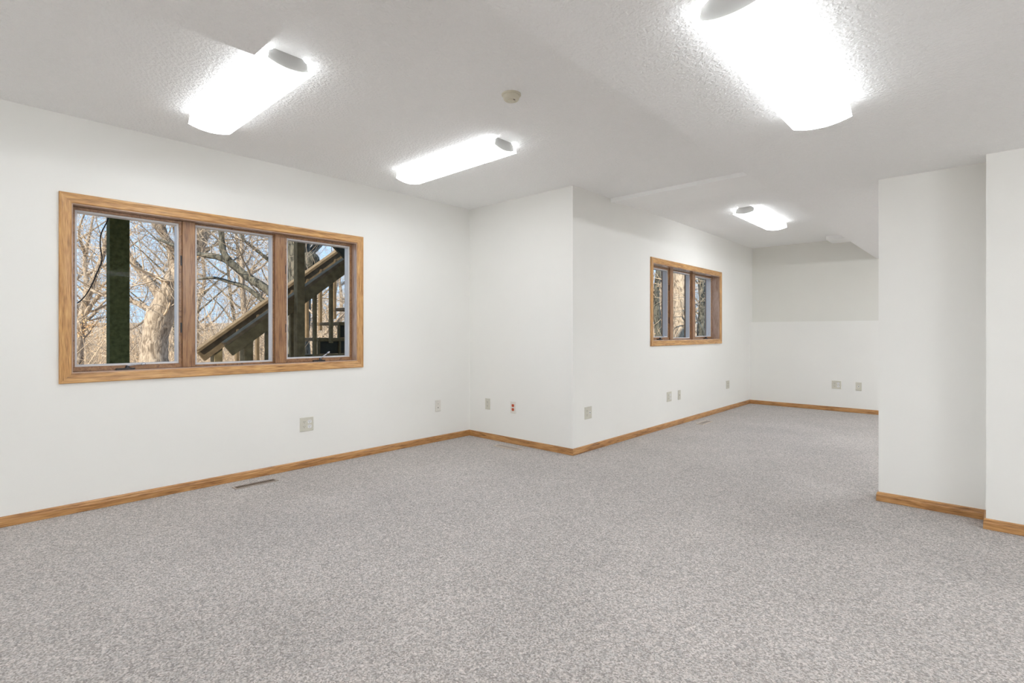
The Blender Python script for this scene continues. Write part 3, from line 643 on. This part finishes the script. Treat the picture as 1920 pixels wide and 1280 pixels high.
tree('oak_tree', (-8.85, 4.08, -0.3), [
    ([(-8.85, 4.08, -0.35), (-8.84, 4.09, 0.49), (-8.83, 4.10, 1.32), (-8.82, 4.11, 2.06), (-8.82, 4.11, 2.80), (-8.80, 4.13, 3.73), (-8.78, 4.14, 4.65), (-8.9, 4.2, 6.5)], [0.28, 0.21, 0.20, 0.195, 0.18, 0.16, 0.14, 0.08]),
    ([(-8.80, 4.05, 1.36), (-8.90, 3.83, 1.60), (-9.02, 3.65, 1.84), (-9.27, 3.42, 2.06), (-9.48, 3.22, 2.3), (-9.66, 3.06, 2.4), (-9.8, 2.94, 2.42), (-10.02, 2.73, 2.5), (-10.4, 2.4, 2.7)], [0.10, 0.085, 0.075, 0.07, 0.06, 0.05, 0.04, 0.03, 0.02]),
    ([(-9.48, 3.22, 2.31), (-9.57, 3.14, 2.51), (-9.59, 3.13, 2.8), (-9.66, 3.06, 3.22), (-9.72, 3.0, 3.67)], [0.06, 0.055, 0.045, 0.035, 0.02]),
    ([(-8.9, 4.16, 1.2), (-9.4, 3.98, 1.52), (-9.59, 3.8, 1.69), (-9.8, 3.61, 1.91), (-10.02, 3.41, 2.01), (-10.23, 3.22, 2.09), (-10.45, 3.01, 2.06)], [0.06, 0.05, 0.042, 0.036, 0.03, 0.025, 0.015]),
    ([(-8.85, 4.15, 1.9), (-9.43, 4.09, 2.25), (-9.64, 3.9, 2.45), (-9.85, 3.7, 2.69), (-9.96, 3.6, 2.82), (-10.14, 3.44, 3.27)], [0.05, 0.04, 0.035, 0.03, 0.025, 0.015]),
    ([(-8.9, 4.2, 2.2), (-9.04, 4.45, 2.59), (-8.86, 4.62, 2.88), (-8.65, 4.81, 3.27)], [0.06, 0.05, 0.04, 0.03])],
    'dark furrowed oak with a round burl behind the stair, one limb crossing the middle pane', M_BARKD, M_TWIGD, 2.2, 2, 120, GRP, burl)
tree('slender_tree', (-15.53, 2.0, -0.4), [
    ([(-15.53, 2.0, -0.45), (-15.51, 2.02, 0.4), (-15.49, 2.04, 0.94), (-15.44, 2.08, 1.44), (-15.32, 2.2, 2.1), (-15.12, 2.38, 2.79), (-14.98, 2.51, 3.49), (-14.8, 2.67, 4.36), (-14.8, 2.7, 5.5)], [0.12, 0.10, 0.09, 0.085, 0.075, 0.06, 0.05, 0.035, 0.02]),
    ([(-15.44, 2.08, 1.44), (-15.21, 2.3, 1.89), (-15.03, 2.46, 2.04), (-14.71, 2.76, 2.14)], [0.06, 0.05, 0.04, 0.03]),
    ([(-15.46, 2.06, 1.2), (-15.6, 1.9, 2.0), (-15.8, 1.6, 2.9), (-15.8, 1.5, 4.0)], [0.06, 0.05, 0.04, 0.02])],
    'slender forked tree with orange leaves at the left edge of the large window', M_BARK, M_TWIG, 3.2, 2, 260, GRP, None, [(-14.83, 2.10, 1.24), (-14.6, 2.5, 1.22), (-14.9, 1.95, 1.1)])
tree('oak_tree', (-5.73, 12.4, -0.4), [
    ([(-5.73, 12.4, -0.45), (-5.72, 12.41, 0.88), (-5.71, 12.42, 1.95), (-5.69, 12.44, 3.02), (-5.67, 12.46, 4.36), (-5.7, 12.5, 6.5)], [0.34, 0.25, 0.24, 0.235, 0.22, 0.12])],
    'thick rough barked oak filling the middle pane of the smaller window', M_BARK, M_TWIG, 2.0, 2, 120, GRP)
tree('slender_tree', (-7.04, 13.91, -0.45), [
    ([(-7.04, 13.91, -0.5), (-7.05, 13.9, 0.85), (-7.11, 13.85, 2.08), (-7.02, 13.93, 3.32), (-6.95, 13.99, 4.86)], [0.14, 0.11, 0.09, 0.07, 0.04])],
    'bare tree seen in the left pane of the smaller window', M_BARKD, M_TWIGD, 4.0, 2, 200, GRP)
tree('slender_tree', (-6.59, 15.69, -0.45), [
    ([(-6.59, 15.69, -0.5), (-6.57, 15.71, 0.83), (-6.54, 15.73, 2.15), (-6.59, 15.69, 3.46), (-6.66, 15.62, 4.78)], [0.16, 0.12, 0.10, 0.08, 0.05])],
    'bare tree seen in the right pane of the smaller window', M_BARKD, M_TWIGD, 4.0, 2, 200, GRP)

# woods further back: three tree shapes copied around
protos = []
LABW = 'bare tree among the distant woods behind the nearer oaks'
for v in range(3):
    h = 7.5+v*0.8; p = [Vector((0, 0, -0.3))]
    for i in range(6): p.append(p[-1]+Vector((rnd.uniform(-0.3, 0.3), rnd.uniform(-0.3, 0.3), h/6)))
    lim = [(p, [0.17, 0.14, 0.12, 0.10, 0.08, 0.05, 0.02])]
    for q in range(5):
        s = p[1+q % 4].lerp(p[2+q % 4], rnd.random()); a = rnd.uniform(0, 6.28); e = s+Vector((math.cos(a)*1.2, math.sin(a)*1.2, 0.9)); g = e+Vector((math.cos(a+0.5)*1.0, math.sin(a+0.5)*1.0, 1.0))
        lim.append(([s, s.lerp(e, 0.5)+Vector((0, 0, -0.1)), e, g], [0.07, 0.06, 0.045, 0.02]))
    r, *_ = tree('woodland_tree', (0, 0, 0), lim, LABW, M_BARK if v != 1 else M_BARKD, M_TWIG, 2.6, 2, 200, 'distant woods')
    protos.append(r)
spots = []
while len(spots) < 28:
    # two fans, one outside each window
    if len(spots) < 20: a = rnd.uniform(0.08, 0.62); d = rnd.uniform(19, 40); x, y = -d, d*a*rnd.uniform(0.9, 1.1)
    else: a = rnd.uniform(1.8, 2.8); d = rnd.uniform(9, 17); x, y = -d, d*a
    if all(math.hypot(x-q[0], y-q[1]) > 2.4 for q in spots) and math.hypot(x+13, y-3) > 2 and math.hypot(x+15.5, y-2) > 1.5: spots.append((x, y))
for i, (x, y) in enumerate(spots):
    if i < 3: o = protos[i]
    else:
        s = protos[i % 3]; o = s.copy(); C.objects.link(o)
        for ch in s.children: c = ch.copy(); C.objects.link(c); c.parent = o
    o.location = (x, y, gz(x, y)); o.rotation_euler = (0, 0, rnd.uniform(0, 6.28)); k = rnd.uniform(0.8, 1.25); o.scale = (k, k, k)

# undergrowth: thin stems and brush, uncountable
m = MB(); ml = MB(); tips = []
for i in range(6500):
    if i % 4: a = rnd.uniform(0.03, 0.72); d = rnd.uniform(14, 46); x, y = -d, d*a
    else: a = rnd.uniform(1.5, 3.1); d = rnd.uniform(6.5, 15); x, y = -d, d*a
    z = gz(x, y); h = (0.45+min(rnd.expovariate(1.1), 3.2))*(0.45+0.025*d); p = Vector((x, y, z)); pts = [p]; dr = Vector((rnd.gauss(0, 0.35), rnd.gauss(0, 0.35), 1)).normalized()
    for k in range(4): dr = (dr+rvec()*0.22).normalized(); pts.append(pts[-1]+dr*h/4)
    r0 = rnd.uniform(0.006, 0.016); m.tube(pts, [r0, r0*0.8, r0*0.6, r0*0.45, r0*0.2], 3, caps=False)
    for c in range(5):
        q = pts[1+c % 4]; e = q+(dr*0.5+rvec()).normalized()*rnd.uniform(0.2, 0.6); m.tube([q, (q+e)/2+rvec()*0.04, e], [r0*0.5, r0*0.4, r0*0.2], 3, caps=False); tips.append(e)
leaves(ml, tips, 9000, 0.028, 0.15)
r = tag(empty('undergrowth', (0, 0, 0)), 'tangled tan undergrowth covering the woodland floor', 'undergrowth'); r['kind'] = 'stuff'
o = m.build('stems', M_TWIG, r, recalc=False); o['kind'] = 'stuff'
o = ml.build('dry_leaves', M_LEAF, r, recalc=False); o['kind'] = 'stuff'
